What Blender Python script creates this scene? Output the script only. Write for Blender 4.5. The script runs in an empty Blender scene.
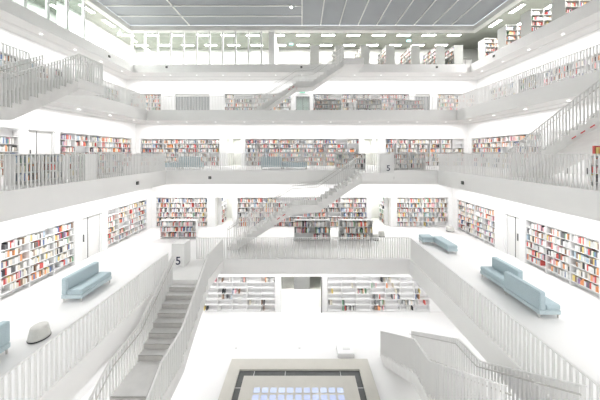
import bpy, bmesh, math, random
from mathutils import Vector, Matrix
random.seed(11)
S = bpy.context.scene
C = S.collection
EYE = 9.618                       # camera height above the lowest floor; heights below are written relative to the eye
PI = math.pi

# ------------------------------------------------------------------ materials
def mat(name, col, rough=0.6, metal=0.0, noise=0.0, nscale=6.0, spec=0.4, emit=None, estr=0.0):
    m = bpy.data.materials.new(name); m.use_nodes = True
    nt = m.node_tree; b = nt.nodes['Principled BSDF']
    b.inputs['Base Color'].default_value = (*col, 1)
    b.inputs['Roughness'].default_value = rough
    b.inputs['Metallic'].default_value = metal
    b.inputs['Specular IOR Level'].default_value = spec
    if noise:
        tc = nt.nodes.new('ShaderNodeTexCoord'); n = nt.nodes.new('ShaderNodeTexNoise')
        n.inputs['Scale'].default_value = nscale; n.inputs['Detail'].default_value = 4
        r = nt.nodes.new('ShaderNodeValToRGB')
        r.color_ramp.elements[0].position = 0.3; r.color_ramp.elements[1].position = 0.7
        r.color_ramp.elements[0].color = (*[c * (1 - noise) for c in col], 1)
        r.color_ramp.elements[1].color = (*[min(1, c * (1 + noise)) for c in col], 1)
        nt.links.new(tc.outputs['Object'], n.inputs['Vector'])
        nt.links.new(n.outputs['Fac'], r.inputs['Fac'])
        nt.links.new(r.outputs['Color'], b.inputs['Base Color'])
    if emit:
        b.inputs['Emission Color'].default_value = (*emit, 1)
        b.inputs['Emission Strength'].default_value = estr
    return m

M = {
    'wall': mat('white_wall_paint', (.84, .84, .835), .7, noise=.01, nscale=2),
    'slab': mat('white_parapet_paint', (.83, .827, .815), .6, noise=.012, nscale=1.5),
    'floor': mat('white_resin_floor', (.80, .80, .795), .38, noise=.012, nscale=.8),
    'rail': mat('white_powder_coat', (.745, .745, .735), .45),
    'steel': mat('brushed_steel', (.52, .51, .49), .4, metal=.4),
    'stair': mat('pale_concrete', (.73, .725, .71), .7, noise=.05, nscale=3),
    'tread': mat('grey_tread', (.50, .49, .47), .7, noise=.05, nscale=5),
    'shelf': mat('white_shelf_laminate', (.84, .84, .84), .5),
    'greyshelf': mat('grey_shelf_laminate', (.68, .685, .68), .5),
    'sofa': mat('blue_grey_fabric', (.40, .49, .525), .9, noise=.08, nscale=60),
    'sofabase': mat('pale_blue_fabric', (.47, .555, .585), .9, noise=.08, nscale=60),
    'concrete': mat('grey_green_concrete', (.29, .305, .27), .8, noise=.06, nscale=1.2),
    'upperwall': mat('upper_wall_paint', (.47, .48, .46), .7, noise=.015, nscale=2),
    'panel': mat('grey_ceiling_panel', (.255, .27, .285), .55, noise=.04, nscale=.5),
    'mullion': mat('pale_mullion', (.72, .72, .70), .5),
    'frame': mat('beige_stone', (.55, .535, .49), .6, noise=.03, nscale=2),
    'slate': mat('dark_slate', (.085, .09, .09), .5, noise=.12, nscale=4),
    'black': mat('black_plastic', (.012, .012, .013), .5),
    'ink': mat('dark_blue_ink', (.03, .035, .07), .6),
    'red': mat('red_tape', (.55, .02, .03), .5),
    'green': mat('exit_green', (.02, .40, .22), .4, emit=(.1, .75, .5), estr=.08),
    'teal': mat('exit_teal', (.2, .6, .6), .4, emit=(.35, .95, .95), estr=.10),
    'signwhite': mat('sign_white', (.9, .9, .9), .4, emit=(1, 1, 1), estr=.1),
    'lamp': mat('lamp_diffuser', (1, 1, 1), .4, emit=(1, .99, .95), estr=7.0),
    'down': mat('downlight_lens', (1, 1, 1), .4, emit=(1, .99, .97), estr=.3),
    'bluepane': mat('blue_lit_pane', (.42, .48, .66), .25, emit=(.55, .65, 1), estr=.05),
    'shutter': mat('grey_shutter', (.27, .28, .285), .5),
    'door': mat('white_door_leaf', (.80, .80, .785), .5),
    'dark': mat('dark_gap', (.14, .14, .14), .6),
    'pouf': mat('pale_grey_pouf', (.60, .60, .57), .8, noise=.04, nscale=30),
    'paper': mat('book_pages', (.80, .77, .70), .8),
    'lobby': mat('pale_green_paint', (.80, .805, .77), .7, noise=.02, nscale=2),
}
def glass_mat(name, tint, refl=.06):
    m = bpy.data.materials.new(name); m.use_nodes = True
    nt = m.node_tree; nt.nodes.clear()
    o = nt.nodes.new('ShaderNodeOutputMaterial'); mx = nt.nodes.new('ShaderNodeMixShader')
    t = nt.nodes.new('ShaderNodeBsdfTransparent'); g = nt.nodes.new('ShaderNodeBsdfGlossy')
    t.inputs['Color'].default_value = (*tint, 1); g.inputs['Roughness'].default_value = .03
    mx.inputs['Fac'].default_value = refl
    nt.links.new(t.outputs[0], mx.inputs[1]); nt.links.new(g.outputs[0], mx.inputs[2]); nt.links.new(mx.outputs[0], o.inputs[0])
    return m
M['glass'] = glass_mat('clear_glass', (.97, .985, .975))
M['greenglass'] = glass_mat('green_glass', (.91, .96, .94), .06)

BOOK_COLS = [
    ('white', (.78, .78, .76), 34), ('cream', (.70, .65, .55), 14), ('pale grey', (.54, .55, .55), 14),
    ('dark grey', (.13, .13, .135), 8), ('black', (.045, .045, .05), 6), ('red', (.52, .09, .08), 9),
    ('orange', (.68, .29, .13), 5), ('yellow', (.70, .56, .20), 3), ('blue', (.12, .18, .34), 4),
    ('pale blue', (.38, .48, .56), 4), ('green', (.16, .32, .20), 2), ('brown', (.24, .15, .10), 7),
    ('pink', (.66, .36, .40), 4), ('purple', (.22, .14, .27), 1)]
BOOK_W = [c[2] for c in BOOK_COLS]

# ------------------------------------------------------------------ mesh helpers
class MB:
    """collects vertices and faces (heights relative to the eye) into one mesh"""
    def __init__(self): self.v = []; self.f = []; self.c = []
    def box(self, a, b, col=None):
        x0, x1 = sorted((a[0], b[0])); y0, y1 = sorted((a[1], b[1])); z0, z1 = sorted((a[2], b[2]))
        n = len(self.v)
        self.v += [(x0, y0, z0), (x1, y0, z0), (x1, y1, z0), (x0, y1, z0), (x0, y0, z1), (x1, y0, z1), (x1, y1, z1), (x0, y1, z1)]
        self.f += [(n, n+3, n+2, n+1), (n+4, n+5, n+6, n+7), (n, n+1, n+5, n+4), (n+1, n+2, n+6, n+5), (n+2, n+3, n+7, n+6), (n+3, n, n+4, n+7)]
        if col is not None: self.c += [col] * 6
        return self
    def hexa(self, bottom, top):
        n = len(self.v); self.v += list(bottom) + list(top)
        self.f += [(n, n+3, n+2, n+1), (n+4, n+5, n+6, n+7), (n, n+1, n+5, n+4), (n+1, n+2, n+6, n+5), (n+2, n+3, n+7, n+6), (n+3, n, n+4, n+7)]
        return self
    def tube(self, pts, r, seg=8):
        pts = [Vector(p) for p in pts]; rings = []
        for i, p in enumerate(pts):
            d = (pts[min(i+1, len(pts)-1)] - pts[max(i-1, 0)]).normalized()
            up = Vector((0, 0, 1)) if abs(d.z) < .95 else Vector((1, 0, 0))
            a = d.cross(up).normalized(); b = a.cross(d)
            n = len(self.v)
            self.v += [tuple(p + a*r*math.cos(2*PI*k/seg) + b*r*math.sin(2*PI*k/seg)) for k in range(seg)]
            rings.append(n)
        for n, m in zip(rings, rings[1:]):
            for k in range(seg): self.f.append((n+k, n+(k+1) % seg, m+(k+1) % seg, m+k))
        self.f.append(tuple(rings[0]+k for k in range(seg))); self.f.append(tuple(rings[-1]+k for k in reversed(range(seg))))
        return self
    def lathe(self, cx, cy, prof, seg=28):
        rings = []
        for r, z in prof:
            n = len(self.v); rings.append(n)
            self.v += [(cx + r*math.cos(2*PI*k/seg), cy + r*math.sin(2*PI*k/seg), z) for k in range(seg)]
        for n, m in zip(rings, rings[1:]):
            for k in range(seg): self.f.append((n+k, n+(k+1) % seg, m+(k+1) % seg, m+k))
        self.f.append(tuple(rings[0]+k for k in reversed(range(seg)))); self.f.append(tuple(rings[-1]+k for k in range(seg)))
        return self
    def build(self, name, material, parent=None, bevel=0.0, seg=2, smooth=False, fix=False):
        lo = [min(p[i] for p in self.v) for i in range(3)]; hi = [max(p[i] for p in self.v) for i in range(3)]
        org = Vector(parent['_o']) if parent is not None else Vector(((lo[0]+hi[0])/2, (lo[1]+hi[1])/2, lo[2]))
        me = bpy.data.meshes.new(name)
        me.from_pydata([(p[0]-org.x, p[1]-org.y, p[2]-org.z) for p in self.v], [], self.f)
        if self.c:
            a = me.color_attributes.new('cover', 'FLOAT_COLOR', 'CORNER')
            buf = []
            for f, c in zip(self.f, self.c): buf += [*c, 1.0] * len(f)
            a.data.foreach_set('color', buf)
        if bevel or fix:
            bm = bmesh.new(); bm.from_mesh(me)
            if bevel: bmesh.ops.bevel(bm, geom=bm.edges[:], offset=bevel, segments=seg, affect='EDGES', clamp_overlap=True)
            bmesh.ops.recalc_face_normals(bm, faces=bm.faces[:])
            bm.to_mesh(me); bm.free()
        if smooth:
            for p in me.polygons: p.use_smooth = True
        me.materials.append(M[material] if isinstance(material, str) else material)
        o = bpy.data.objects.new(name, me); C.objects.link(o)
        if parent is not None:
            o.parent = parent; o['_o'] = tuple(parent['_o'])
        else:
            o.location = (org.x, org.y, org.z + EYE); o['_o'] = tuple(org)
        return o

def tag(o, label=None, cat=None, group=None, kind=None):
    if label: o['label'] = label
    if cat: o['category'] = cat
    if group: o['group'] = group
    if kind: o['kind'] = kind
    return o
def thing(name, loc, label, cat, group=None, kind=None):
    o = bpy.data.objects.new(name, None); C.objects.link(o)
    o.empty_display_size = .2
    o.location = (loc[0], loc[1], loc[2] + EYE); o['_o'] = tuple(loc)
    return tag(o, label, cat, group, kind)
def B(a, b): return MB().box(a, b)
ORD = ['', 'first', 'second', 'third', 'fourth', 'fifth', 'sixth', 'seventh', 'eighth', 'ninth', 'tenth', 'eleventh', 'twelfth',
       'thirteenth', 'fourteenth', 'fifteenth', 'sixteenth', 'seventeenth', 'eighteenth', 'nineteenth', 'twentieth',
       'twenty-first', 'twenty-second', 'twenty-third', 'twenty-fourth', 'twenty-fifth', 'twenty-sixth', 'twenty-seventh', 'twenty-eighth', 'twenty-ninth', 'thirtieth']

# ------------------------------------------------------------------ levels
FL = {4: -9.618, 5: -5.284, 6: -1.09, 7: 3.235, 8: 7.50}          # walking surfaces
TOPZ = {5: -5.284, 6: -1.09, 7: 3.235, 8: 7.81}                    # top of the parapet band
BOT = {5: -6.04, 6: -1.96, 7: 2.44, 8: 7.09}                       # underside of the gallery
EDGE = {5: (-5.63, 5.35, 1.66, 12.34), 6: (-8.5, 8.5, -1.5, 15.5), 7: (-11.66, 11.66, -4.66, 18.66), 8: (-14.83, 14.83, -7.8, 21.82)}
WALL = {4: (8.6, -1.4, 15.0), 5: (10.68, -3.65, 17.65), 6: (13.8, -6.8, 20.6), 7: (16.98, -10.0, 24.0), 8: (20.1, -13.1, 27.1)}
CEIL = 11.38
TH = .42                                                            # wall thickness incl. shelf niches
WORDS = {4: 'ground', 5: 'fifth-storey', 6: 'middle', 7: 'upper', 8: 'top'}

def ring(mb, outer, inner, z0, z1):
    X0, X1, Y0, Y1 = outer; x0, x1, y0, y1 = inner
    n = len(mb.v)
    for z in (z0, z1):
        mb.v += [(X0, Y0, z), (X1, Y0, z), (X1, Y1, z), (X0, Y1, z), (x0, y0, z), (x1, y0, z), (x1, y1, z), (x0, y1, z)]
    for k in range(4):
        j = (k+1) % 4
        mb.f += [(n+k, n+4+k, n+4+j, n+j), (n+8+k, n+8+j, n+12+j, n+12+k), (n+k, n+j, n+8+j, n+8+k), (n+4+k, n+12+k, n+12+j, n+4+j)]
    return mb

lab_slab = {5: 'white gallery floor with the blue-grey sofas, lowest of the four galleries', 6: 'white gallery floor and parapet band at eye level',
            7: 'white gallery floor and parapet band one storey above eye level', 8: 'white gallery floor and parapet band just below the grey ceiling'}
for lv in (5, 6, 7, 8):
    w = WALL[lv]; e = EDGE[lv]
    mb = ring(MB(), (-w[0]-TH, w[0]+TH, w[1]-TH, w[2]+TH), e, BOT[lv], FL[lv])
    if lv == 8:
        i = .12
        ring(mb, (e[0]-i, e[1]+i, e[2]-i, e[3]+i), e, FL[8], TOPZ[8])
    o = mb.build('floor_%d' % (lv-3), 'slab', fix=True)
    tag(o, lab_slab[lv], 'floor', None, 'structure')
    if lv < 8:                                                       # resin topping, set back a little from the edge
        mb = ring(MB(), (-w[0], w[0], w[1], w[2]), (e[0]-.09, e[1]+.09, e[2]-.09, e[3]+.09), FL[lv], FL[lv]+.006)
        tag(mb.build('floor_finish_%d' % (lv-3), 'floor', fix=True), 'white resin finish on the ' + WORDS[lv] + ' gallery floor', 'floor', None, 'structure')
w = WALL[4]
tag(B((-w[0]-TH, w[1]-TH, FL[4]-.3), (w[0]+TH, w[2]+TH, FL[4])).build('floor', 'floor'), 'white ground floor around the skylight frame', 'floor', None, 'structure')

# stair-head landings that project into the void
BUMPS = {5: [(-5.63, -3.9, 10.32, 12.34), (3.7, 5.35, 2.6, 4.5)], 6: [(3.28, 5.0, 13.5, 15.5)], 7: [(-11.66, -9.66, 10.7, 12.1), (9.66, 11.66, 2.5, 4.0)], 8: [(3.3, 4.95, 19.8, 21.82)]}
for lv, bl in BUMPS.items():
    for q in bl:
        tag(B((q[0], q[2], FL[lv]-.42 if lv != 8 else BOT[lv]), (q[1], q[3], FL[lv])).build('floor_landing', 'slab'),
            'white stair-head landing slab reaching out from the %s gallery' % WORDS[lv], 'floor', None, 'structure')

# ------------------------------------------------------------------ walls with niches
def fmap(lv, side):
    X, Y0, Y1 = WALL[lv]
    if side == 'far': return lambda u, v, z: (u, Y1+v, z)
    if side == 'right': return lambda u, v, z: (X+v, u, z)
    if side == 'left': return lambda u, v, z: (-X-v, u, z)
    return lambda u, v, z: (u, Y0-v, z)
def wall(lv, side, openings, material='wall'):
    X, Y0, Y1 = WALL[lv]; z0 = FL[lv]; z1 = BOT[lv+1] if lv < 8 else CEIL
    f = fmap(lv, side); u0, u1 = (-X, X) if side in ('far', 'near') else (Y0, Y1)
    mb = MB(); at = u0
    for a, b, h, kind in sorted(openings):
        if a > at: mb.box(f(at, 0, z0), f(a, TH, z1))
        mb.box(f(a, 0, z0+h), f(b, TH, z1))
        if kind != 'hole': mb.box(f(a, TH-.06, z0), f(b, TH, z0+h))
        at = b
    mb.box(f(at, 0, z0), f(u1, TH, z1))
    return tag(mb.build('wall_%s' % side, material), 'white %s wall around the %s level' % (side if side != 'near' else 'near', WORDS[lv]), 'wall', None, 'structure')
H = {4: 2.14, 5: 2.12, 6: 2.28, 7: 2.50, 8: 2.8}
# (from, to, what) along each wall; 'b' bookcase, 'd' door, 'p' passage
RUN = {
    (4, 'far'): [(-6.0, -1.62, 'b'), (-1.27, 1.19, 'hole'), (1.52, 7.75, 'b')],
    (5, 'far'): [(-10.4, -6.72, 'b'), (-6.2, -4.95, 'hole'), (-4.62, 4.62, 'b'), (4.95, 6.35, 'hole'), (6.75, 10.42, 'b')],
    (5, 'right'): [(5.0, 11.88, 'b'), (12.2, 13.1, 'd'), (13.75, 17.1, 'b')],
    (5, 'left'): [(5.0, 11.67, 'b'), (12.05, 13.25, 'd'), (13.62, 17.1, 'b')],
    (6, 'far'): [(-13.45, -6.85, 'b'), (-6.3, -5.05, 'hole'), (-4.73, 4.73, 'b'), (5.15, 6.35, 'hole'), (6.94, 13.5, 'b')],
    (6, 'left'): [(9.0, 12.1, 'b'), (12.5, 13.85, 'd'), (14.14, 20.1, 'b')],
    (6, 'right'): [(9.0, 12.1, 'b'), (12.5, 13.85, 'd'), (14.3, 20.2, 'b')],
    (7, 'far'): [(-16.8, -13.6, 'b'), (-12.3, -8.95, 's'), (-7.5, -1.06, 'b'), (-.6, .74, 'g'), (1.06, 10.4, 'b'), (10.95, 12.4, 's'), (13.1, 16.8, 'b')],
    (7, 'right'): [(9.0, 17.8, 'b'), (19.7, 22.5, 'b')],
    (7, 'left'): [(9.0, 17.8, 'b'), (19.7, 22.5, 'b')],
    (8, 'far'): [(-.45, .66, 'd'), (17.5, 18.6, 'd')],
    (8, 'right'): [], (8, 'left'): [], (4, 'right'): [], (4, 'left'): [],
}
for lv in (4, 5, 6, 7, 8):
    for side in ('far', 'left', 'right', 'near'):
        ops = [(a, b, H[lv], 'hole' if k == 'hole' else 'n') for a, b, k in RUN.get((lv, side), [])]
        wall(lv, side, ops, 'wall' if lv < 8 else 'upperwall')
# short passages behind the open doorways
def passage(n, lv, a, b, depth, mtl='lobby', wide=0.0):
    Y = WALL[lv][2] + TH; z0 = FL[lv]; h = H[lv] + .1
    mb = MB(); a -= wide; b += wide
    mb.box((a-.1, Y, z0), (a, Y+depth, z0+h)); mb.box((b, Y, z0), (b+.1, Y+depth, z0+h))
    mb.box((a-.1, Y+depth, z0), (b+.1, Y+depth+.1, z0+h)); mb.box((a-.1, Y, z0+h), (b+.1, Y+depth+.1, z0+h+.08))
    mb.box((a-.1, Y-TH, z0-.1), (b+.1, Y+depth+.1, z0-.002))
    tag(mb.build('wall_passage_%d' % n, mtl), 'pale green-white walls of the passage behind the %s far wall' % WORDS[lv], 'wall', None, 'structure')
    light('AREA', ((a+b)/2, Y+depth*.5, z0+h-.05), (5 if lv > 4 else 8)*(b-a), size=(min(1.2, b-a-.2), .3))

# ------------------------------------------------------------------ lights
def light(kind, loc, power, size=None, rot=(0, 0, 0), col=(1, .99, .99), spread=None, name='ceiling_light_source'):
    d = bpy.data.lights.new(name, kind); d.energy = power; d.color = col
    if kind == 'AREA':
        if isinstance(size, tuple): d.shape = 'RECTANGLE'; d.size, d.size_y = size
        else: d.shape = 'DISK'; d.size = size
        if spread: d.spread = spread
    o = bpy.data.objects.new(name, d); C.objects.link(o)
    o.location = (loc[0], loc[1], loc[2] + EYE); o.rotation_euler = rot
    return o
passage(1, 4, -1.27, 1.19, 4.2, 'lobby', 1.0)
passage(2, 5, -6.2, -4.95, 2.2); passage(3, 5, 4.95, 6.35, 2.2)
passage(4, 6, -6.3, -5.05, 2.0); passage(5, 6, 5.15, 6.35, 2.0)

# strip lights added to light the galleries, assumed from bright wall tops, one for each side of each gallery, and rings of downlights at the gallery edge
K_STRIP, K_DOWN, K_LAMP = 3.1, 0.0, 25.0  # added strips carry all gallery light in place of the downlights
sidename = {'far': 'far', 'left': 'left', 'right': 'right', 'near': 'near'}
for lv in (4, 5, 6, 7):
    X, Y0, Y1 = WALL[lv]; zc = BOT[lv+1]; e = EDGE[lv+1]
    if lv == 4: X, Y1 = 8.0, 14.6
    off = .95
    for side in ('far', 'left', 'right', 'near'):
        L = (2*X - 2.2*off) if side in ('far', 'near') else (Y1 - Y0 - 3.0*off)
        cx, cy = {'far': (0, Y1-off), 'near': (0, Y0+off), 'left': (-X+off, (Y0+Y1)/2), 'right': (X-off, (Y0+Y1)/2)}[side]
        hx, hy = (L/2, .12) if side in ('far', 'near') else (.12, L/2)
        if True:
            t = thing('assumed_strip_light', (cx, cy, zc-.03), 'long assumed white strip light over the %s %s gallery' % (WORDS[lv], side), 'light', 'assumed gallery strip lights')
            mb = MB(); mb.box((cx-hx-.03, cy-hy-.03, zc-.02), (cx+hx+.03, cy+hy+.03, zc-.002))
            mb.build('housing', 'rail', t)
        ns = max(1, round(L/3.2)); far_like = side in ('far', 'near')
        for k in range(ns):
            d = L*((k+.5)/ns-.5)
            light('AREA', (cx+(d if far_like else 0), cy+(0 if far_like else d), zc-.03), K_STRIP*L/ns, size=(L/ns, 2*hy) if far_like else (2*hx, L/ns))
def downlight(x, y, z, label, group):
    o = MB().lathe(x, y, [(.06, z-.004), (.075, z-.012), (.075, z-.03), (.04, z-.03)], 16).build('downlight', 'down')
    tag(o, label, 'light', group)
for lv in (5, 6, 7, 8):
    e = EDGE[lv]; z = BOT[lv]; d = .72
    x0, x1, y0, y1 = e[0]-d, e[1]+d, e[2]-d, e[3]+d
    pts = []
    n = round((x1-x0)/2.35); pts += [('far', k+1, x0+(x1-x0)*(k+.5)/n, y1) for k in range(n)]
    m = round((y1-y0)/2.2)
    for sd, xx in (('left', x0), ('right', x1)):
        pts += [(sd, k+1, xx, y1 - (y1-y0)*(k+.5)/m) for k in range(m)]
    pts += [('near', k+1, x0+(x1-x0)*(k+.5)/n, y0) for k in range(n)]
    for sd, k, x, y in pts:
        if lv >= 7 and sd != 'near' and y > 6:
            if sd == 'far': lb = 'round downlight in the %s ceiling, far side, %s from the left corner' % ({7: 'middle gallery', 8: 'upper gallery'}[lv], ORD[k])
            else: lb = 'round downlight in the %s ceiling, %s side, %s from the far corner' % ({7: 'middle gallery', 8: 'upper gallery'}[lv], sd, ORD[k])
            downlight(x, y, z, lb, 'gallery downlights')
        if K_DOWN: light('AREA', (x, y, z-.034), K_DOWN, size=.11)

# ------------------------------------------------------------------ top-storey ceiling, panels, lamps
OX, OY0, OY1 = 15.85, -8.8, 22.9
X, Y0, Y1 = WALL[8]
tag(ring(MB(), (-X-TH, X+TH, Y0-TH, Y1+TH), (-OX-.5, OX+.5, OY0-.5, OY1+.5), CEIL, CEIL+.3).build('ceiling', 'concrete', fix=True),
    'grey-green concrete ceiling over the top gallery', 'ceiling', None, 'structure')
tag(ring(MB(), (-OX-.5, OX+.5, OY0-.5, OY1+.5), (-OX, OX, OY0, OY1), CEIL-.06, CEIL+.40).build('trim_1', 'mullion', fix=True),
    'pale frame around the grey ceiling panels', 'trim', None, 'structure')
ZP = CEIL + .37
tag(B((-OX, OY0, ZP+.06), (OX, OY1, ZP+.16)).build('ceiling_panel_field', 'panel'), 'dark grey panelled ceiling over the void', 'ceiling', None, 'structure')
mb = MB()
for k in range(0, 9): mb.box((1.72*k+.0-.045, OY0, ZP), (1.72*k+.045, OY1, ZP+.06))
mb.box((-10.45, OY0, ZP), (-10.33, OY1, ZP+.06))
y = OY1 - 1.55
while y > OY0+.5:
    mb.box((-OX, y-.05, ZP), (-.05, y+.05, ZP+.06)); y -= 1.5
tag(mb.build('trim_2', 'mullion'), 'pale bars dividing the grey ceiling panels', 'trim', None, 'structure')
t = thing('ceiling_spotlight', (-.85, 19.9, ZP-.07), 'small white spotlight on the grey panelled ceiling', 'light')
MB().lathe(-.85, 19.9, [(.14, ZP+.05), (.14, ZP-.05), (.11, ZP-.06)], 16).build('housing', 'rail', t)
MB().lathe(-.85, 19.9, [(.10, ZP-.061), (.10, ZP-.07)], 16).build('lens', 'lamp', t)

def ceiling_lamp(x, y, along, label):
    a, b = (.6, .15) if along == 'x' else (.15, .6)
    t = thing('ceiling_lamp', (x, y, CEIL-.07), label, 'light', 'rectangular ceiling lamps over the top gallery')
    ring(MB(), (x-a-.02, x+a+.02, y-b-.02, y+b+.02), (x-a, x+a, y-b, y+b), CEIL-.07, CEIL-.002).build('frame', 'rail', t, fix=True)
    B((x-a, y-b, CEIL-.055), (x+a, y+b, CEIL-.01)).build('diffuser', 'lamp', t)
    light('AREA', (x, y, CEIL-.075), K_LAMP*(.3 if (along == 'x' and y > 25) or abs(x) > 18.5 else 1), size=(2*a, 2*b), col=(1, .975, .96))
xs = [.1 + 2.42*k for k in range(-7, 7)]
for r, (yy, nm) in enumerate(((23.85, 'front'), (26.05, 'back'))):
    for k, x in enumerate(xs):
        ceiling_lamp(x, yy, 'x', 'rectangular ceiling lamp, %s row over the far top gallery, %s from the left' % (nm, ORD[k+1]))
for sd, sg in (('left', -1), ('right', 1)):
    for r, (xx, nm) in enumerate(((16.9, 'inner'), (19.15, 'outer'))):
        for k in range(7):
            ceiling_lamp(sg*xx, 21.7-2.2*k, 'y', 'rectangular ceiling lamp, %s row over the %s top gallery, %s from far end' % (nm, sd, ORD[k+1]))

# ------------------------------------------------------------------ bookcases and books
books = []        # (corner map, u0, u1, v0, v1, z0, z1, colour index, label data, side, score)
PX = lambda x, y, z: (302 + 248*x/y, 153 - 248*z/y)
def fill_cell(f, side, u0, u1, z0, zh, vfront, fill, info, wmean, depth=.2):
    """a row of standing books in one cell; spines face the room"""
    u = u0 + .01; end = u1 - .01; idx = 0
    if random.random() > fill[0]: return
    end = u0 + (u1-u0)*(fill[1] + (1-fill[1])*random.random())
    tone = random.choices(range(len(BOOK_COLS)), BOOK_W)[0]
    rev = random.random() < .35
    while u < end - wmean*.7:
        w = wmean*(.55 + random.random()*.9); w = min(w, end-u)
        if random.random() < fill[2]: u += w*1.5; continue
        h = zh*(.58 + .32*random.random()); dp = depth*(.75+.25*random.random())
        ci = tone if random.random() < .14 else random.choices(range(len(BOOK_COLS)), BOOK_W)[0]
        a, b = (u, u+w*.97)
        if rev: a, b = u0+u1-b, u0+u1-a
        v0 = vfront + .015 + .02*random.random()
        books.append((f, side, a, b, v0, v0+dp, z0+.002, z0+h, ci, info)); u += w
def bookcase(f, side, u0, u1, z0, h, rows, label, base=.03, depth=.30, v0=.02, bays=None, fill=(.95, .72, .04), wmean=.05, tint='shelf', group=None, bookname=None, flip=1, both=False):
    org = f((u0+u1)/2, v0+depth/2, z0)
    t = thing('bookcase', org, label, 'bookcase', group)
    g = .012; e = .022
    n = bays or max(1, round((u1-u0)/.93))
    def bx(a, b, name): return B(f(*a), f(*b)).build(name, tint, t)
    bx((u0+g, v0+depth-.02, z0), (u1-g, v0+depth, z0+h-g), 'back_panel')
    us = [u0+g + (u1-u0-2*g)*k/n for k in range(n+1)]
    for k, u in enumerate(us):
        a = min(max(u-e/2, u0+g), u1-g-e)
        bx((a, v0, z0), (a+e, v0+depth-.02, z0+h-g), 'side_panel' if k in (0, n) else 'divider')
    pitch = (h-g-base-e)/rows
    for r in range(rows+1):
        zz = z0+base+pitch*r
        bx((u0+g+e, v0+.006, zz), (u1-g-e, v0+depth-.02, zz+e), 'shelf')
    for r in range(rows):
        for k in range(n):
            fill_cell(f, side, us[k]+e, us[k+1]-e, z0+base+pitch*r+e, pitch-e, v0, fill, (bookname, rows-r, k+1, n), wmean, depth=depth-.06)
    return t
def free_map(lv, side, front):
    """map for free-standing cases: v grows away from the viewer's side"""
    if side == 'far': return lambda u, v, z: (u, front+v, z)
    if side == 'left': return lambda u, v, z: (-front-v, u, z)
    return lambda u, v, z: (front+v, u, z)
NAME = {
    (4, 'far', 0): 'sparsely filled white wall bookcase on the ground floor, left of the open doorway',
    (4, 'far', 1): 'sparsely filled white wall bookcase on the ground floor, right of the open doorway',
    (5, 'far', 0): 'white wall bookcase at the left end of the far fifth-storey wall',
    (5, 'far', 1): 'long white wall bookcase in the middle of the far fifth-storey wall behind the stair',
    (5, 'far', 2): 'white wall bookcase at the right end of the far fifth-storey wall',
    (5, 'right', 0): 'long white wall bookcase behind the pair of blue-grey sofas',
    (5, 'right', 1): 'white wall bookcase beyond the right-hand white door, near the corner bench',
    (5, 'left', 0): 'long white wall bookcase behind the blue-grey sofa at the left',
    (5, 'left', 1): 'white wall bookcase beyond the left-hand white door on the fifth storey',
    (6, 'far', 0): 'white wall bookcase, left third of the far wall at eye level',
    (6, 'far', 1): 'long white wall bookcase in the middle of the far wall at eye level',
    (6, 'far', 2): 'white wall bookcase, right third of the far wall at eye level',
    (6, 'left', 0): 'white wall bookcase at eye level, nearer than the left-hand door',
    (6, 'left', 1): 'white wall bookcase at eye level, beyond the left-hand door',
    (6, 'right', 0): 'white wall bookcase at eye level behind the rising right-hand stair',
    (6, 'right', 1): 'white wall bookcase at eye level on the right, beyond the foot of the stair',
    (7, 'far', 0): 'short white bookcase left of the wide grey shutter on the upper gallery',
    (7, 'far', 1): 'white bookcase between the grey shutter and the glass door on the upper gallery',
    (7, 'far', 2): 'long white bookcase right of the glass door on the upper gallery',
    (7, 'far', 3): 'white bookcase right of the narrow grey shutter on the upper gallery',
    (7, 'right', 0): 'long white bookcase on the right upper gallery wall, nearer one',
    (7, 'right', 1): 'short white bookcase on the right upper gallery wall, by the far corner',
    (7, 'left', 0): 'long white bookcase on the left upper gallery wall, nearer one',
    (7, 'left', 1): 'short white bookcase on the left upper gallery wall, by the far corner',
}
SHORT = {(5, 'right', 0): 'behind two sofas', (5, 'left', 0): 'behind left sofa', (5, 'right', 1): 'past right door', (5, 'left', 1): 'past left door',
         (6, 'left', 0): 'eye-level near left', 1: 'nearest low case', 2: 'white low case', 3: 'farther low case', 4: 'case under stair'}
nd = 0
for (lv, side), runs in RUN.items():
    f = fmap(lv, side); i = 0
    for a, b, k in runs:
        if k == 'b':
            key = (lv, side, i); i += 1
            fill = {4: (.34, .05, .30), 5: (.95, .70, .04), 6: (.95, .72, .04), 7: (.95, .75, .03)}[lv]
            wm = {4: .06, 5: .046, 6: .05, 7: .055}[lv]
            if lv == 5 and side == 'left': fill = (.95, .62, .03); wm = .058
            if lv == 5 and side == 'right': fill = (.97, .80, .03); wm = .058
            if lv == 4: bays = 5 if b-a < 5 else 7
            else: bays = None
            if lv == 4: fill = (.62, .05, .45)
            BOOK_W = [c[2] for c in BOOK_COLS]
            if key == (5, 'left', 0): BOOK_W[0] = 62; BOOK_W[1] = 30; BOOK_W[5] = 6
            bookcase(f, side, a, b, FL[lv], H[lv]-.01, 6, NAME[key], fill=fill, wmean=wm, bays=bays, group='built-in wall bookcases', bookname=SHORT.get(key, 'wall bookcase'),
                     base=.20 if (lv == 5 and side != 'far') else .04)

BOOK_W = [c[2] for c in BOOK_COLS]
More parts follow.
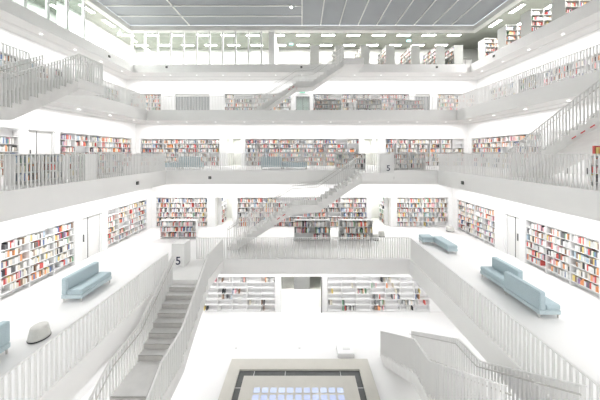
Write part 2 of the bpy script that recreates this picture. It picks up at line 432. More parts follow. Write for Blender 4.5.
# free-standing low bookcases
LOW = 'low free-standing bookcases'
def low(lv, side, front, a, b, h, label, rows=3, tint='greyshelf', short='low bookcase', fill=(.95, .7, .04)):
    f = free_map(lv, side, front)
    bookcase(f, side, a, b, FL[lv]+.008, h, rows, label, base=.10, depth=.34, v0=0, bays=2, fill=fill, wmean=.05, tint=tint, group=LOW, bookname=short)
low(5, 'far', 14.82, -.48, 1.70, 1.26, 'low grey bookcase under the stair, left one of the pair by the stools', 3)
low(5, 'far', 14.82, 2.2, 4.24, 1.26, 'low grey bookcase beside the two white stools', 3)
low(5, 'far', 15.24, -8.73, -6.5, 1.13, 'low white bookcase behind the number 5 panel, near the far left corner', 3, 'shelf')
low(6, 'left', 9.55, 8.24, 9.94, 1.06, 'low grey bookcase behind the left railing at eye level, nearest one', 3, short='nearest low case')
low(6, 'left', 9.75, 10.3, 11.1, 1.0, 'low white bookcase with red books behind the left railing', 3, 'shelf', short='white low case')
low(6, 'left', 9.55, 11.55, 13.3, 1.06, 'low grey bookcase behind the left railing, further than the white one', 3, short='farther low case')
low(6, 'right', 9.75, 7.4, 8.47, 1.02, 'low white bookcase under the right-hand stair with books on top', 3, 'shelf', short='case under stair')
low(6, 'far', 16.4, 2.2, 4.2, 1.06, 'low grey bookcase behind the head of the middle stair', 3)
low(6, 'far', 16.2, 6.0, 8.05, 1.06, 'low grey bookcase right of the eye-level number panel', 3)
low(7, 'far', 20.3, 1.06, 3.25, 1.12, 'low grey bookcase on the upper gallery, just right of the glass door', 3)
low(7, 'far', 20.3, 4.4, 6.55, 1.12, 'low grey bookcase on the upper gallery, middle of three', 3)
low(7, 'far', 20.3, 7.7, 10.0, 1.12, 'low grey bookcase on the upper gallery, by the narrow shutter', 3)
low(7, 'right', 12.7, 13.4, 14.6, 1.1, 'low grey bookcase behind the right upper gallery railing', 3)
low(7, 'left', 12.7, 14.8, 17.2, 1.1, 'low white bookcase behind the left upper gallery railing', 3, 'shelf')

low(7, 'left', 12.7, 12.75, 13.75, 1.15, 'low white bookcase seen through the rails of the upper left stair head', 3, 'shelf')
f = free_map(5, 'left', 5.89); bookcase(f, 'left', 18.25, 19.5, FL[5], 2.05, 6, 'narrow white bookcase inside the left open passage of the fifth storey', depth=.28, fill=(.9, .5, .05), bookname='passage case')
f = free_map(5, 'right', 6.04); bookcase(f, 'right', 18.25, 19.5, FL[5], 2.05, 6, 'narrow white bookcase inside the right open passage of the fifth storey', depth=.28, fill=(.9, .5, .05), bookname='passage case')
# tall double-sided cases standing end-on on the top gallery
def tall(x0, x1, y0, y1, axis, label, h=2.85):
    """a case with books on both long sides; axis = direction of its length"""
    z = FL[8]; t = thing('bookcase', ((x0+x1)/2, (y0+y1)/2, z), label, 'bookcase', 'tall end-on bookcases of the top gallery')
    e = .03; rows = 7; pit = (h-.12)/rows
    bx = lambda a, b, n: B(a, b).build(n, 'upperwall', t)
    if axis == 'y':
        bx((x0, y0, z), (x1, y0+e, z+h), 'end_panel'); bx((x0, y1-e, z), (x1, y1, z+h), 'end_panel')
        m = (x0+x1)/2; bx((m-.015, y0+e, z), (m+.015, y1-e, z+h), 'back_panel')
        n = max(1, round((y1-y0)/.93))
        for k in range(1, n): yy = y0+(y1-y0)*k/n; bx((x0, yy-e/2, z), (x1, yy+e/2, z+h), 'divider')
    else:
        bx((x0, y0, z), (x0+e, y1, z+h), 'end_panel'); bx((x1-e, y0, z), (x1, y1, z+h), 'end_panel')
        m = (y0+y1)/2; bx((x0+e, m-.015, z), (x1-e, m+.015, z+h), 'back_panel')
        n = max(1, round((x1-x0)/.93))
        for k in range(1, n): xx = x0+(x1-x0)*k/n; bx((xx-e/2, y0, z), (xx+e/2, y1, z+h), 'divider')
    for r in range(rows+1):
        zz = z+.08+pit*r; bx((x0+.006, y0+.006, zz), (x1-.006, y1-.006, zz+e*.8), 'shelf')
    for r in range(rows):
        zz = z+.08+pit*r+e*.8
        for k in range(n):
            if axis == 'y':
                a, b = y0+(y1-y0)*k/n+e, y0+(y1-y0)*(k+1)/n-e
                fill_cell(lambda u, v, q: (x0+v, u, q), 'right', a, b, zz, pit-e, 0.05, (.95, .7, .03), ('top case', rows-r, k+1, n), .06, .24)
                fill_cell(lambda u, v, q: (x1-v, u, q), 'left', a, b, zz, pit-e, 0.05, (.95, .7, .03), ('top case', rows-r, k+1, n), .06, .24)
            else:
                a, b = x0+(x1-x0)*k/n+e, x0+(x1-x0)*(k+1)/n-e
                fill_cell(lambda u, v, q: (u, y0+v, q), 'far', a, b, zz, pit-e, 0.05, (.95, .7, .03), ('top case', rows-r, k+1, n), .06, .24)
for k, x in enumerate([.8, 3.2, 5.62, 8.04, 10.46, 12.85, 14.6]):
    tall(x, x+.86, 23.8, 26.5, 'y', 'tall end-on bookcase on the far top gallery, %s from the white pier' % ORD[k+1])
for k, y in enumerate([22.3, 20.0, 17.8, 15.5, 13.2]):
    tall(16.45, 19.2, y, y+.86, 'x', 'tall end-on bookcase on the right top gallery, %s from the far corner' % ORD[k+1])

# a few volumes displayed on top of the low case under the right-hand stair
f = free_map(6, 'right', 9.75)
for k in range(9):
    u = 7.5 + k*.10
    books.append((f, 'right', u, u+.07, .05, .25, FL[6]+1.03, FL[6]+1.03+.2+.05*(k % 3), [5, 7, 6, 5, 8, 12, 6, 7, 5][k], ('low case under the right stair, top', 0, 1, 1)))

def scored(bk):
    f, side, a, b, v0, v1, z0, z1, ci, info = bk
    p = f((a+b)/2, v0, (z0+z1)/2)
    if p[1] < 3: return 0
    x, y = PX(*p)
    if not (0 < x < 600 and 0 < y < 400): return 0
    q0 = f(a, v0, z0); q1 = f(b, v0, z1)
    s = abs((PX(*q1)[0]-PX(*q0)[0])) * abs((z1-z0)*248/p[1])
    if p[2] > 3: s *= .15                     # mostly behind railings and parapet
    elif p[2] > -1.2 and side != 'left': s *= .3
    return s
cells = {}
for i, bk in enumerate(books): cells.setdefault((bk[9], bk[1]), []).append(i)
rank = sorted((c for c in cells if c[0][0] in SHORT.values()), key=lambda c: -sum(scored(books[i]) for i in cells[c])/len(cells[c]))
chosen = set()
for c in rank:
    if len(chosen)+len(cells[c]) <= 299: chosen |= set(cells[c])
# one mesh for each cover colour: two boards, a spine and the page block
book_mesh = []
def book_proto(cname, col):
    mb = MB(); t = .09
    mb.box((-.5, 0, 0), (-.5+t, 1, 1)); mb.box((.5-t, 0, 0), (.5, 1, 1)); mb.box((-.5+t, 0, 0), (.5-t, .05, 1))
    nfc = len(mb.f); mb.box((-.5+t, .05, .02), (.5-t, .97, .97))
    me = bpy.data.meshes.new('book_' + cname.replace(' ', '_')); me.from_pydata(mb.v, [], mb.f)
    me.materials.append(mat('book_cover_' + cname.replace(' ', '_'), col, .55)); me.materials.append(M['paper'])
    for i, p in enumerate(me.polygons): p.material_index = 1 if i >= nfc else 0
    return me
for cname, col, _ in BOOK_COLS: book_mesh.append(book_proto(cname, col))
ROT = {'far': 0, 'right': -PI/2, 'left': PI/2}
count = {}; proto = None
slots = {}
for i in sorted(chosen, key=lambda i: (books[i][9], PX(*books[i][0](books[i][2], books[i][4], books[i][6]))[0])):
    f, side, a, b, v0, v1, z0, z1, ci, info = books[i]
    cname = BOOK_COLS[ci][0]; key = (info, cname); count[key] = count.get(key, 0) + 1
    if proto is None:
        o = proto = bpy.data.objects.new('book', book_mesh[ci])
    else:
        o = proto.copy(); o.data = book_mesh[ci]
    C.objects.link(o)
    p = f((a+b)/2, v0, z0); o.location = (p[0], p[1], p[2]+EYE)
    o.rotation_euler = (0, 0, ROT[side]); o.scale = (b-a, v1-v0, z1-z0)
    nm, row, bay, nb = info
    far = nb - bay + 1
    lab = '%s %s book from left, %s shelf, %s bay from far end, %s' % (ORD[count[key]], cname, ORD[row], ORD[far], nm)
    if row == 0: lab = '%s %s book from left standing on top of the case under the right stair' % (ORD[count[key]], cname)
    tag(o, lab, 'book', 'books on the nearer shelves')
mb = MB()
for i, bk in enumerate(books):
    if i in chosen: continue
    f, side, a, b, v0, v1, z0, z1, ci, info = bk
    col = BOOK_COLS[ci][1]; j = .85 + .3*random.random()
    mb.box(f(a, v0, z0), f(b, v1, z1), tuple(min(.85, c*j) for c in col))
mc = mat('book_covers', (.5, .5, .5), .6)
at = mc.node_tree.nodes.new('ShaderNodeVertexColor'); at.layer_name = 'cover'
mc.node_tree.links.new(at.outputs['Color'], mc.node_tree.nodes['Principled BSDF'].inputs['Base Color'])
tag(mb.build('shelved_books', mc), 'many-coloured books filling the more distant shelves of every level', 'books', None, 'stuff')

# ------------------------------------------------------------------ doors
def door(n, lv, side, a, b, label, kind='d'):
    f = fmap(lv, side); z0 = FL[lv]; h = H[lv]
    t = thing('door_%d' % n, f((a+b)/2, .15, z0), label, 'door', None, 'structure')
    if kind == 'd':
        B(f(a+.06, .12, z0+.01), f(b-.06, .17, z0+h-.06)).build('door_leaf', 'door', t)
        mb = MB(); mb.box(f(a, .05, z0), f(a+.05, .2, z0+h-.01)); mb.box(f(b-.05, .05, z0), f(b, .2, z0+h-.01)); mb.box(f(a+.05, .05, z0+h-.05), f(b-.05, .2, z0+h-.01))
        mb.build('door_frame', 'shelf', t)
        c = a+.18 if side != 'far' else b-.18
        B(f(c, .08, z0+.9), f(c+.03, .12, z0+1.25)).build('handle', 'dark', t)
        m = a + (b-a)*.36
        B(f(m, .105, z0+.01), f(m+.025, .12, z0+h-.06)).build('door_joint', 'dark', t)
    elif kind == 's':
        B(f(a+.01, .10, z0+h-.25), f(b-.01, .3, z0+h-.02)).build('shutter_box', 'mullion', t)
        mb = MB(); n_ = int((b-a-.04)/.11)
        for k in range(n_):
            u = a+.02+(b-a-.04)*k/n_; mb.box(f(u, .16, z0), f(u+(b-a-.04)/n_*.86, .2, z0+h-.25))
        mb.box(f(a+.02, .2, z0), f(b-.02, .22, z0+h-.25))
        mb.build('shutter_curtain', 'shutter', t)
    else:
        mb = MB(); mb.box(f(a, .08, z0), f(a+.09, .2, z0+h-.2)); mb.box(f(b-.09, .08, z0), f(b, .2, z0+h-.2)); mb.box(f(a+.09, .08, z0+h-.34), f(b-.09, .2, z0+h-.2))
        mb.box(f(a+.09, .08, z0), f(b-.09, .2, z0+.12)); mb.box(f((a+b)/2-.03, .08, z0+.12), f((a+b)/2+.03, .2, z0+h-.34))
        mb.build('door_frame', 'shutter', t)
        B(f(a+.09, .13, z0+.12), f(b-.09, .145, z0+h-.34)).build('pane', 'greenglass', t)
        B(f(a, .08, z0+h-.2), f(b, .2, z0+h-.01)).build('header', 'shelf', t)
        B(f((a+b)/2+.06, .05, z0+.9), f((a+b)/2+.09, .08, z0+1.4)).build('handle', 'steel', t)
door(1, 5, 'right', 12.2, 13.1, 'white door in the wall behind the pair of sofas')
door(2, 5, 'left', 12.05, 13.25, 'white door in the left wall between two bookcases')
door(3, 6, 'left', 12.5, 13.85, 'white door at eye level in the left wall')
door(4, 6, 'right', 12.5, 13.85, 'white door at eye level behind the right stair')
door(5, 7, 'far', -12.3, -8.95, 'wide grey slatted shutter on the upper far wall', 's')
door(6, 7, 'far', 10.95, 12.4, 'narrow grey slatted shutter on the upper far wall', 's')
door(7, 7, 'far', -.6, .74, 'glazed grey door under the green exit sign', 'g')
door(8, 8, 'far', -.45, .66, 'pale door in the top far wall near the white pier')
door(9, 8, 'far', 17.5, 18.6, 'pale door in the top far wall near the right corner')
tag(B((1.19-.03, 14.93, FL[4]), (1.19+.02, 15.0, FL[4]+2.12)).build('trim_3', 'dark'), 'dark edge of the ground-floor doorway', 'trim', None, 'structure')
t = thing('column', (0, 17.8, FL[4]), 'grey column standing in the ground-floor passage', 'column', None, 'structure')
B((-.56, 17.5, FL[4]), (.56, 18.1, FL[4]+2.2)).build('shaft', 'greyshelf', t)

# ------------------------------------------------------------------ railings
BAR_W, BAR_D, STEP, RH = .024, .05, .115, 1.05
def rail_parts(root, p0, p1, z, h=RH, step=STEP, z_in=None):
    """flat upright slats with a thin top rail; slats are deep across the line of the railing"""
    x0, y0 = p0; x1, y1 = p1; L = math.hypot(x1-x0, y1-y0); n = max(2, int(L/step))
    along_x = abs(x1-x0) > abs(y1-y0)
    mb = MB()
    for k in range(n+1):
        x = x0+(x1-x0)*k/n; y = y0+(y1-y0)*k/n
        a, b = (BAR_W/2, BAR_D/2) if along_x else (BAR_D/2, BAR_W/2)
        mb.box((x-a, y-b, z), (x+a, y+b, z+h-.012))
    s = mb.build('slat_panel', 'rail', root)
    a, b = (.0, .03) if along_x else (.03, .0)
    B((min(x0, x1)-a-(.01 if along_x else 0), min(y0, y1)-b-(0 if along_x else .01), z+h-.012), (max(x0, x1)+a+(.01 if along_x else 0), max(y0, y1)+b+(0 if along_x else .01), z+h+.012)).build('top_rail', 'rail', root)
def railing(label, z, p0, p1, h=RH, solid=None):
    t = thing('railing', ((p0[0]+p1[0])/2, (p0[1]+p1[1])/2, z), label, 'railing', 'white slatted gallery railings')
    rail_parts(t, p0, p1, z, h)
    if solid: B(*solid).build('infill_panel', 'rail', t)
    return t
z = FL[5]+.006
railing('white slatted railing in front of the left-hand sofas and the pouf', z, (-5.68, 1.8), (-5.68, 10.5))
railing('white slatted railing in front of the pair of sofas, right of the void', z, (5.40, 4.4), (5.40, 12.3))
railing('white slatted railing across the void in front of the low grey bookcases', z, (-5.25, 12.39), (5.33, 12.39))
z = FL[6]+.006
railing('white slatted railing along the left void edge at eye level', z, (-8.55, -1.3), (-8.55, 15.45), solid=((-8.60, 9.75, z), (-8.53, 10.3, z+RH)))
railing('white slatted railing along the right void edge at eye level', z, (8.55, -1.3), (8.55, 15.45))
railing('white slatted railing along the far void edge at eye level, left of the stair head', z, (-8.45, 15.55), (3.2, 15.55))
railing('short white slatted far railing at eye level, right of the stair head', z, (5.05, 15.55), (8.45, 15.55))
railing('white slatted railing on the front of the eye-level stair-head landing', z, (3.36, 13.56), (4.2, 13.56))
railing('white slatted railing on the right end of the eye-level stair-head landing', z, (4.96, 13.75), (4.96, 15.45))
z = FL[7]+.006
railing('white slatted railing on the left upper gallery, nearer than the stair head', z, (-11.72, -4.4), (-11.72, 10.65))
railing('white slatted railing on the left upper gallery, beyond the stair head', z, (-11.72, 12.15), (-11.72, 18.6))
railing('white slatted railing on the front of the upper left stair-head landing', z, (-9.7, 10.75), (-9.7, 12.05))
railing('white slatted railing on the far end of the upper left stair-head landing', z, (-11.6, 12.06), (-9.76, 12.06))
railing('white slatted railing along the right upper gallery edge', z, (11.72, 4.1), (11.72, 18.6))
railing('white slatted railing along the far upper gallery edge', z, (-11.6, 18.72), (11.6, 18.72))
# glass balustrades of the top gallery
def glass_rail(label, p0, p1):
    z0 = TOPZ[8]-.0; z1 = 9.0
    t = thing('glass_balustrade', ((p0[0]+p1[0])/2, (p0[1]+p1[1])/2, z0), label, 'balustrade', 'glass balustrades of the top gallery')
    along = abs(p1[0]-p0[0]) > abs(p1[1]-p0[1]); e = .008
    B((min(p0[0], p1[0])-(0 if along else e), min(p0[1], p1[1])-(e if along else 0), z0), (max(p0[0], p1[0])+(0 if along else e), max(p0[1], p1[1])+(e if along else 0), z1)).build('glass_pane', 'glass', t)
glass_rail('clear glass balustrade on the left top gallery', (-14.89, -4), (-14.89, 21.7))

# ------------------------------------------------------------------ stairs
def stair(label, mp, z0, z1, n1, n2, going, land, w, rails=(0, 1), hand=(0, 1), tread='stair', railext=(0, 0)):
    """mp(s, t, z) maps travel, width and height to the room; s grows upwards"""
    n = n1+n2; r = (z1-z0)/n
    zl = z0+n1*r; s1 = (n1-1)*going; s2 = s1+land; s3 = s2+(n2-1)*going
    segs = [((i-1)*going, i*going, z0+i*r) for i in range(1, n1)] + [(s1, s2, zl)] + [(s2+(j-1)*going, s2+j*going, zl+j*r) for j in range(1, n2)]
    line = [(0, z0+r), (s1, zl), (s2, zl+r*.6), (s3, z1)]
    def R(s):
        for (a, za), (b, zb) in zip(line, line[1:]):
            if s <= b: return za+(zb-za)*(s-a)/(b-a)
        return line[-1][1]
    soff = lambda s: max(z0+.001, R(s)-r-.34)
    org = mp(s1, w/2, z0)
    t = thing('staircase', org, label, 'staircase', 'white staircases between the galleries')
    mb = MB(); idx = {}
    def V(s, tt, zz):
        k = (round(s, 4), round(tt, 4), round(zz, 4))
        if k not in idx: idx[k] = len(mb.v); mb.v.append(mp(s, tt, zz))
        return idx[k]
    prev = z0
    for a, b, zt in segs:
        ba, bb = soff(a), soff(b)
        if prev < zt: mb.f.append((V(a, 0, prev), V(a, w, prev), V(a, w, zt), V(a, 0, zt)))
        mb.f.append((V(a, 0, zt), V(a, w, zt), V(b, w, zt), V(b, 0, zt)))
        mb.f.append((V(a, 0, ba), V(b, 0, bb), V(b, w, bb), V(a, w, ba)))
        for tt in (0, w):
            mb.f.append((V(a, tt, ba), V(b, tt, bb), V(b, tt, zt), V(a, tt, zt)))
        prev = zt
    mb.f.append((V(s3, 0, soff(s3)), V(s3, w, soff(s3)), V(s3, w, prev), V(s3, 0, prev)))
    mb.build('flight', 'stair', t, fix=True)
    if tread == 'tread':
        k = 0
        for a, b, zt in segs:
            (B(mp(a-.02, .05, zt), mp(b, w-.05, zt+.012))).build('landing_cover' if b-a > .6 else 'step_cover', 'stair', t)
            B(mp(a-.022, .05, zt-r+.03), mp(a-.002, w-.05, zt+.012)).build('riser_face', 'tread', t)
    for e in rails:
        tt = .03 if e == 0 else w-.03
        mb = MB(); s = .02
        while s < s3:
            zt = z0
            for a, b, q in segs:
                if a <= s < b: zt = q
            A = mp(s-BAR_W/2, tt-BAR_D/2, zt); D = mp(s+BAR_W/2, tt+BAR_D/2, R(s)+1.0)
            mb.box(A, D); s += STEP
        rl = mb.build('railing', 'rail', t)
        mb = MB()
        pts = [(-.02, R(0)+1.0)] + [(a, za+1.0) for a, za in line[1:]]
        pts[-1] = (s3, pts[-1][1]+.0)
        for (a, za), (b, zb) in zip(pts, pts[1:]):
            t0, t1 = tt-.03, tt+.03
            q = [mp(a, t0, za), mp(b, t0, zb), mp(b, t1, zb), mp(a, t1, za)]
            mb.hexa(q, [(x, y, zz+.024) for x, y, zz in q])
        mb.build('top_rail', 'rail', rl, fix=True)
        if e in hand:
            ti = tt+.09 if e == 0 else tt-.09
            mb = MB(); mb.tube([mp(a, ti, za-.14) for a, za in pts], .016, 8)
            mb.build('handrail', 'steel', rl, smooth=True, fix=True)
    return t
G = .27
# A: lowest storey, left of the void, rising away from the viewer
stair('wide white stair with grey steps rising to the number 5 panel', lambda s, t, z: (-5.42+t, 10.32-(15*G+1.2+8*G)+s, z), FL[4], FL[5], 16, 9, G, 1.2, 1.52, tread='tread')
# F: lowest storey, right of the void, rising towards the viewer
stair('white stair on the right of the skylight, rising towards the viewer', lambda s, t, z: (5.22-t, 11.75-s, z), FL[4], FL[5], 14, 11, G, 1.0, 1.52, tread='tread')
# B: across the far side from the lowest gallery to eye level
stair('white stair crossing the far side, landing at eye level', lambda s, t, z: (-4.08+s, 13.5+t, z), FL[5], FL[6], 14, 10, G, 1.42, 1.5)
# C: the same one two storeys up
stair('white stair crossing the far side up to the top gallery', lambda s, t, z: (-4.0+s, 19.8+t, z), FL[7], FL[8], 14, 10, G, 1.4, 1.5)
# D: on the left from eye level to the upper gallery, rising away
stair('white stair on the left, rising away to the upper gallery', lambda s, t, z: (-9.66-t, 10.7-(14*G+1.35+9*G)+s, z), FL[6], FL[7], 15, 10, G, 1.35, 1.5)
# E: on the right from eye level, rising towards the viewer
stair('white stair on the right, rising from eye level towards the viewer', lambda s, t, z: (9.66+t, 11.65-s, z), FL[6], FL[7], 15, 10, G, 1.35, 1.5)
# landing rails at the heads
railing('white slatted railing on the void side of the lowest stair head', FL[5]+.001, (-3.94, 10.4), (-3.94, 12.3))
t = thing('parapet', (4.1, 19.85, FL[8]), 'low white parapet around the top stair-head landing', 'parapet')
mb = MB(); mb.box((3.4, 19.8, FL[8]), (4.95, 19.88, FL[8]+.10)); mb.box((4.87, 19.88, FL[8]), (4.95, 21.8, FL[8]+.10)); mb.build('panel', 'rail', t)

# number panels at the stair heads
def number_panel(x0, x1, y0, y1, z, h, label, tx, tz, size):
    t = thing('number_panel', ((x0+x1)/2, (y0+y1)/2, z), label, 'sign')
    B((x0, y0, z), (x1, y1, z+h)).build('panel', 'rail', t, bevel=.006, seg=1)
    cu = bpy.data.curves.new('numeral', 'FONT'); cu.body = '5'; cu.size = size; cu.align_x = 'CENTER'; cu.extrude = .004; cu.offset = .012*size
    cu.materials.append(M['ink'])
    tmp = bpy.data.objects.new('numeral_outline', cu); me = bpy.data.meshes.new_from_object(tmp); bpy.data.objects.remove(tmp)
    o = bpy.data.objects.new('numeral', me); C.objects.link(o); o.parent = t; o['label'] = 'dark numeral 5'
    o.location = (tx-t['_o'][0], y0-.006-t['_o'][1], tz-z); o.rotation_euler = (PI/2, 0, 0)
number_panel(-6.05, -5.46, 11.5, 12.15, FL[5]+.006, 1.06, 'white panel with a large dark 5 at the head of the lowest stair', -5.74, -5.17, .52)
number_panel(4.26, 5.0, 13.5, 13.62, FL[6]+.001, 1.06, 'white panel with a small dark 5 at eye level beside the stair head', 4.70, -.97, .44)

# ------------------------------------------------------------------ top gallery glazing
def partition(label, axis, pos, marks, z0, z1, mw, tr=None):
    t = thing('glass_partition', (pos, marks[0], z0) if axis == 'y' else (marks[0], pos, z0), label, 'partition')
    for m in marks:
        a, b = ((pos-.06, m-mw/2), (pos+.06, m+mw/2)) if axis == 'y' else ((m-mw/2, pos-.06), (m+mw/2, pos+.06))
        B((*a, z0), (*b, z1)).build('mullion', 'wall', t)
    for m, n in zip(marks, marks[1:]):
        a, b = ((pos-.006, m+mw/2), (pos+.006, n-mw/2)) if axis == 'y' else ((m+mw/2, pos-.006), (n-mw/2, pos+.006))
        B((*a, z0), (*b, z1)).build('pane', tr or 'glass', t)
    return t
partition('glazed partition with white mullions across the far left top gallery', 'x', 23.2, [-15.9+1.21*k for k in range(11)], FL[8], CEIL-.002, .14)
partition('glazed partition with white mullions along the left top gallery', 'y', -16.2, [5.3+1.31*k for k in range(11)], FL[8], CEIL-.002, .16, 'greenglass')
tag(B((-3.1, 23.05, FL[8]), (-2.55, 26.6, CEIL-.001)).build('wall_pier', 'wall'), 'white pier at the end of the glazed partition', 'wall', None, 'structure')
tag(B((-18.4, 18.6, FL[8]), (-18.2, 27.1, CEIL-.001)).build('wall_return', 'wall'), 'white wall behind the left glass balustrade', 'wall', None, 'structure')
# ------------------------------------------------------------------ fascia boxes, signs, tapes
def speaker(c, nrm, label):
    x, y, z = c; s = .085; d = .06
    t = thing('wall_speaker', c, label, 'speaker', 'black boxes on the parapets')
    if nrm == 'y': B((x-s, y-d, z-s), (x+s, y, z+s)).build('housing', 'black', t, bevel=.01); B((x-s*.75, y-d-.006, z-s*.75), (x+s*.75, y-d, z+s*.75)).build('grille', 'dark', t)
    else:
        g = 1 if x < 0 else -1
        B((x, y-s, z-s), (x+g*d, y+s, z+s)).build('housing', 'black', t, bevel=.01); B((x+g*d, y-s*.75, z-s*.75), (x+g*(d+.006), y+s*.75, z+s*.75)).build('grille', 'dark', t)
speaker((-14.83, 19.06, 7.42), 'x', 'small black box on the left top parapet')
speaker((14.83, 19.15, 7.48), 'x', 'small black box on the right top parapet')
for x, q in ((-11.9, 'left'), (-.05, 'middle'), (11.85, 'right')): speaker((x, 21.82, 7.55), 'y', 'small black box on the far top parapet, %s one of three' % q)
for x, q in ((-5.75, 'left'), (5.65, 'right')): speaker((x, 15.5, -1.54), 'y', 'small black box on the far eye-level parapet, %s one' % q)
speaker((-8.5, 12.78, -1.55), 'x', 'small black box on the left eye-level parapet')
speaker((8.5, 13.1, -1.57), 'x', 'small black box on the right eye-level parapet')
def exit_sign(x, y, z, label, m, wd=.42, hang=True):
    t = thing('exit_sign', (x, y, z), label, 'sign', 'green exit signs')
    B((x-wd/2, y-.03, z), (x+wd/2, y+.03, z+.21)).build('panel', m, t)
    mb = MB(); mb.box((x-.15, y-.036, z+.09), (x-.02, y-.03, z+.12)); mb.box((x-.16, y-.036, z+.05), (x-.10, y-.03, z+.16)); mb.box((x+.05, y-.036, z+.04), (x+.15, y-.03, z+.17))
    mb.build('pictogram', 'signwhite', t)
    if hang:
        mb = MB(); mb.box((x-.01, y-.01, z+.21), (x+.01, y+.01, CEIL-.002)); mb.build('hanger', 'steel', t)
exit_sign(-16.6, 22.6, 10.72, 'small glowing exit sign under the ceiling at the far left corner', 'teal')
exit_sign(-1.1, 25.2, 10.95, 'small glowing exit sign under the ceiling right of the white pier', 'teal')
exit_sign(10.6, 24.6, 11.02, 'small glowing exit sign under the ceiling above the tall bookcases', 'teal')
exit_sign(.02, 23.94, 5.83, 'small green exit sign above the glazed door', 'green', .5, False)
def tape(pts, label):
    t = thing('barrier_tape', pts[0], label, 'tape', 'red and white warning tapes under the stairs')
    pts = [Vector(p) for p in pts]; mb = MB(); own = []
    for p, q in zip(pts, pts[1:]):
        n = max(2, int((q-p).length/.16))
        for k in range(n):
            a = p+(q-p)*k/n; b = p+(q-p)*(k+1)/n
            d = Vector((0, 0, .022)); o = Vector((.005, .005, 0))
            mb.hexa([a-d-o, b-d-o, b-d+o, a-d+o], [a+d-o, b+d-o, b+d+o, a+d+o]); own += [k % 2] * 6
    r = mb.build('band', 'rail', t); r.data.materials.append(M['red'])
    for p, q in zip(r.data.polygons, own): p.material_index = q
tape([(9.63, 9.0, .42), (9.63, 8.15, .93), (9.63, 7.4, .93)], 'red and white tape along the side of the right-hand stair')
tape([(-1.25, 19.77, 4.95), (-.45, 19.77, 5.40), (-.42, 19.77, 5.05)], 'red and white tape under the top far stair')
tape([(-1.5, 13.47, -3.7), (-.75, 13.47, -3.22)], 'red and white tape under the stair crossing the far side')

# ------------------------------------------------------------------ sofas, benches, poufs
def rbox(a, b, name, m, parent, r=.03): return B(a, b).build(name, m, parent, bevel=r, seg=3, smooth=False)
def sofa(x0, x1, y0, y1, z, back, label, group='blue-grey sofas and benches', hs=.44, hb=.85):
    t = thing('sofa' if back else 'bench', ((x0+x1)/2, (y0+y1)/2, z), label, 'sofa' if back else 'bench', group)
    rbox((x0, y0, z+.13), (x1, y1, z+.27), 'base', 'sofabase', t, .015)
    bt = .21
    sx0, sx1, sy0, sy1 = x0, x1, y0, y1
    if back == 'x-': sx0 = x0+bt; rbox((x0, y0, z+.272), (x0+bt-.002, y1, z+hb), 'backrest', 'sofa', t)
    if back == 'x+': sx1 = x1-bt; rbox((x1-bt+.002, y0, z+.272), (x1, y1, z+hb), 'backrest', 'sofa', t)
    if back == 'y-': sy0 = y0+bt; rbox((x0, y0, z+.272), (x1, y0+bt-.002, z+hb), 'backrest', 'sofa', t)
    rbox((sx0, sy0, z+.272), (sx1, sy1, z+hs), 'seat', 'sofa', t)
    for lx in (x0+.05, x1-.05):
        for ly in (y0+.06, y1-.06):
            MB().lathe(lx, ly, [(.02, z), (.024, z+.13)], 10).build('leg', 'steel', t)
z5 = FL[5]+.007; z6 = FL[6]+.007
sofa(-8.50, -7.78, 8.74, 10.15, z5, 'x-', 'blue-grey sofa standing alone before the left wall bookcase')
sofa(-8.45, -7.72, 5.1, 6.58, z5, 'x+', 'blue-grey sofa cut off by the left picture edge, near the pouf')
sofa(7.55, 8.24, 7.88, 9.30, z5, 'x-', 'blue-grey sofa nearest on the right, its back to the void')
sofa(7.62, 8.32, 9.32, 10.62, z5, 'x+', 'blue-grey sofa behind the nearest right one, seat towards the void')
sofa(7.62, 8.14, 12.95, 14.45, z5, None, 'blue-grey bench pointing away, longer leg of the corner bench')
sofa(6.95, 7.62, 14.28, 14.80, z5, None, 'blue-grey bench across, short leg of the corner bench')
sofa(-2.75, -1.33, 16.5, 17.15, z6, 'y-', 'blue-grey sofa behind the middle of the eye-level far railing')
sofa(-1.30, .35, 16.5, 17.15, z6, None, 'blue-grey bench beside the middle eye-level sofa')
sofa(-8.25, -6.78, 16.5, 17.15, z6, 'y-', 'blue-grey sofa behind the left part of the eye-level far railing')
sofa(-9.35, -8.28, 16.5, 17.15, z6, None, 'blue-grey bench beside the left eye-level sofa')
def pouf(x, y, z, rb, rt, h, label):
    t = thing('pouf', (x, y, z), label, 'pouf', 'pale round poufs')
    MB().lathe(x, y, [(rb*.97, z), (rb, z+.02), (rb, z+.035)], 32).build('base', 'black', t)
    MB().lathe(x, y, [(rb*.98, z+.036), (rb*.96, z+.08), (rt*1.06, z+h*.82), (rt, z+h*.95), (rt*.9, z+h)], 32).build('seat', 'pouf', t, smooth=True)
pouf(-7.50, 7.08, z5, .245, .185, .36, 'pale grey pouf with a dark base on the left floor')
pouf(4.47, 15.05, z5, .19, .16, .34, 'white pouf at the end of the low grey bookcase, nearer one')
pouf(5.02, 15.7, z5, .21, .17, .34, 'white pouf at the end of the low grey bookcase, further one')
pouf(10.0, 16.75, z5, .25, .2, .3, 'white pouf in the far right corner by the bookcases')

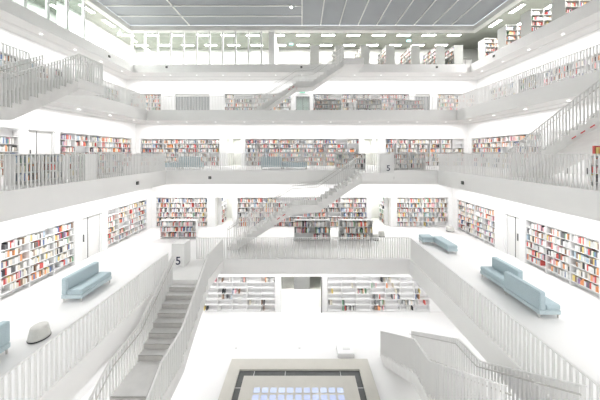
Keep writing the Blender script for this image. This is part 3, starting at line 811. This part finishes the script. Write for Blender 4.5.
# ------------------------------------------------------------------ skylight in the ground floor
z4 = FL[4]
t = thing('floor_skylight', (-.1, 8, z4), 'large beige-framed square skylight with rows of bluish panes in the ground floor', 'skylight')
sx0, sx1, sy0, sy1 = -3.24, 3.02, 5.2, 11.45
hh = .12
ring(MB(), (sx0, sx1, sy0, sy1), (sx0+.50, sx1-.50, sy0+.50, sy1-.55), z4+.001, z4+hh).build('stone_frame', 'frame', t, fix=True)
ring(MB(), (sx0+.501, sx1-.501, sy0+.501, sy1-.551), (sx0+.76, sx1-.76, sy0+.76, sy1-.85), z4+.001, z4+.04).build('slate_border', 'slate', t, fix=True)
jt = MB()
for x in (sx0+1.15, sx0+2.5, sx0+4.9): jt.box((x, sy1-.85, z4+.04), (x+.02, sy1-.552, z4+.043))
for y in (sy1-1.35, sy1-2.5, sy1-3.6):
    jt.box((sx0+.502, y, z4+.04), (sx0+.76, y+.02, z4+.043)); jt.box((sx1-.76, y, z4+.04), (sx1-.502, y+.02, z4+.043))
jt.build('border_joint', 'greyshelf', t)
px0, px1, py0, py1 = sx0+.761, sx1-.761, sy0+.761, sy1-.851
B((px0, py0, z4+.001), (px1, py1, z4+.10)).build('centre_slab', 'frame', t)
for i in range(11):
    for j in range(9):
        cx = -.14+.335*(i-5); cy = 9.95-.30*j
        B((cx-.122, cy-.105, z4+.10), (cx+.122, cy+.105, z4+.106)).build('pane', 'bluepane', t)
t = thing('pedestal', (2.07, 11.95, z4), 'low white pedestal at the far right corner of the skylight frame', 'pedestal')
B((1.68, 11.62, z4), (2.45, 12.22, z4+.22)).build('body', 'shelf', t, bevel=.01)
B((1.95, 11.85, z4+.221), (2.3, 11.97, z4+.232)).build('plate', 'greyshelf', t)
for x, q in ((-3.26, 'left'), (-.12, 'middle')):
    o = MB().lathe(x, 12.25, [(.07, z4+.001), (.07, z4+.012), (.05, z4+.015)], 16).build('floor_socket', 'greyshelf')
    tag(o, 'small round grey socket in the white floor beyond the skylight, %s one' % q, 'socket', 'floor sockets')

# ------------------------------------------------------------------ world, camera, view
wd = bpy.data.worlds.new('World'); S.world = wd; wd.use_nodes = True
wd.node_tree.nodes['Background'].inputs[0].default_value = (.9, .95, 1, 1)
wd.node_tree.nodes['Background'].inputs[1].default_value = .4
cam = bpy.data.cameras.new('camera'); co = bpy.data.objects.new('camera', cam); C.objects.link(co); S.camera = co
co.location = (0, 0, EYE); co.rotation_euler = (PI/2, 0, 0)
cam.sensor_width = 36; cam.lens = 248/600*36; cam.shift_x = -2/600; cam.shift_y = -47/600; cam.clip_start = .05; cam.clip_end = 200
S.view_settings.view_transform = 'Standard'; S.view_settings.look = 'None'; S.view_settings.gamma = 1; S.view_settings.use_curve_mapping = False
S.view_settings.exposure = 2.62
S.cycles.use_denoising = True; S.cycles.use_adaptive_sampling = False
for k in ('lamp', 'down', 'green', 'teal', 'signwhite', 'bluepane'): M[k].cycles.emission_sampling = 'NONE'
S.cycles.sample_clamp_indirect = 0.4; S.cycles.diffuse_bounces = 7; S.cycles.max_bounces = 12; S.cycles.transparent_max_bounces = 12
S.cycles.caustics_reflective = False; S.cycles.caustics_refractive = False
for o in S.objects:
    if '_o' in o: del o['_o']
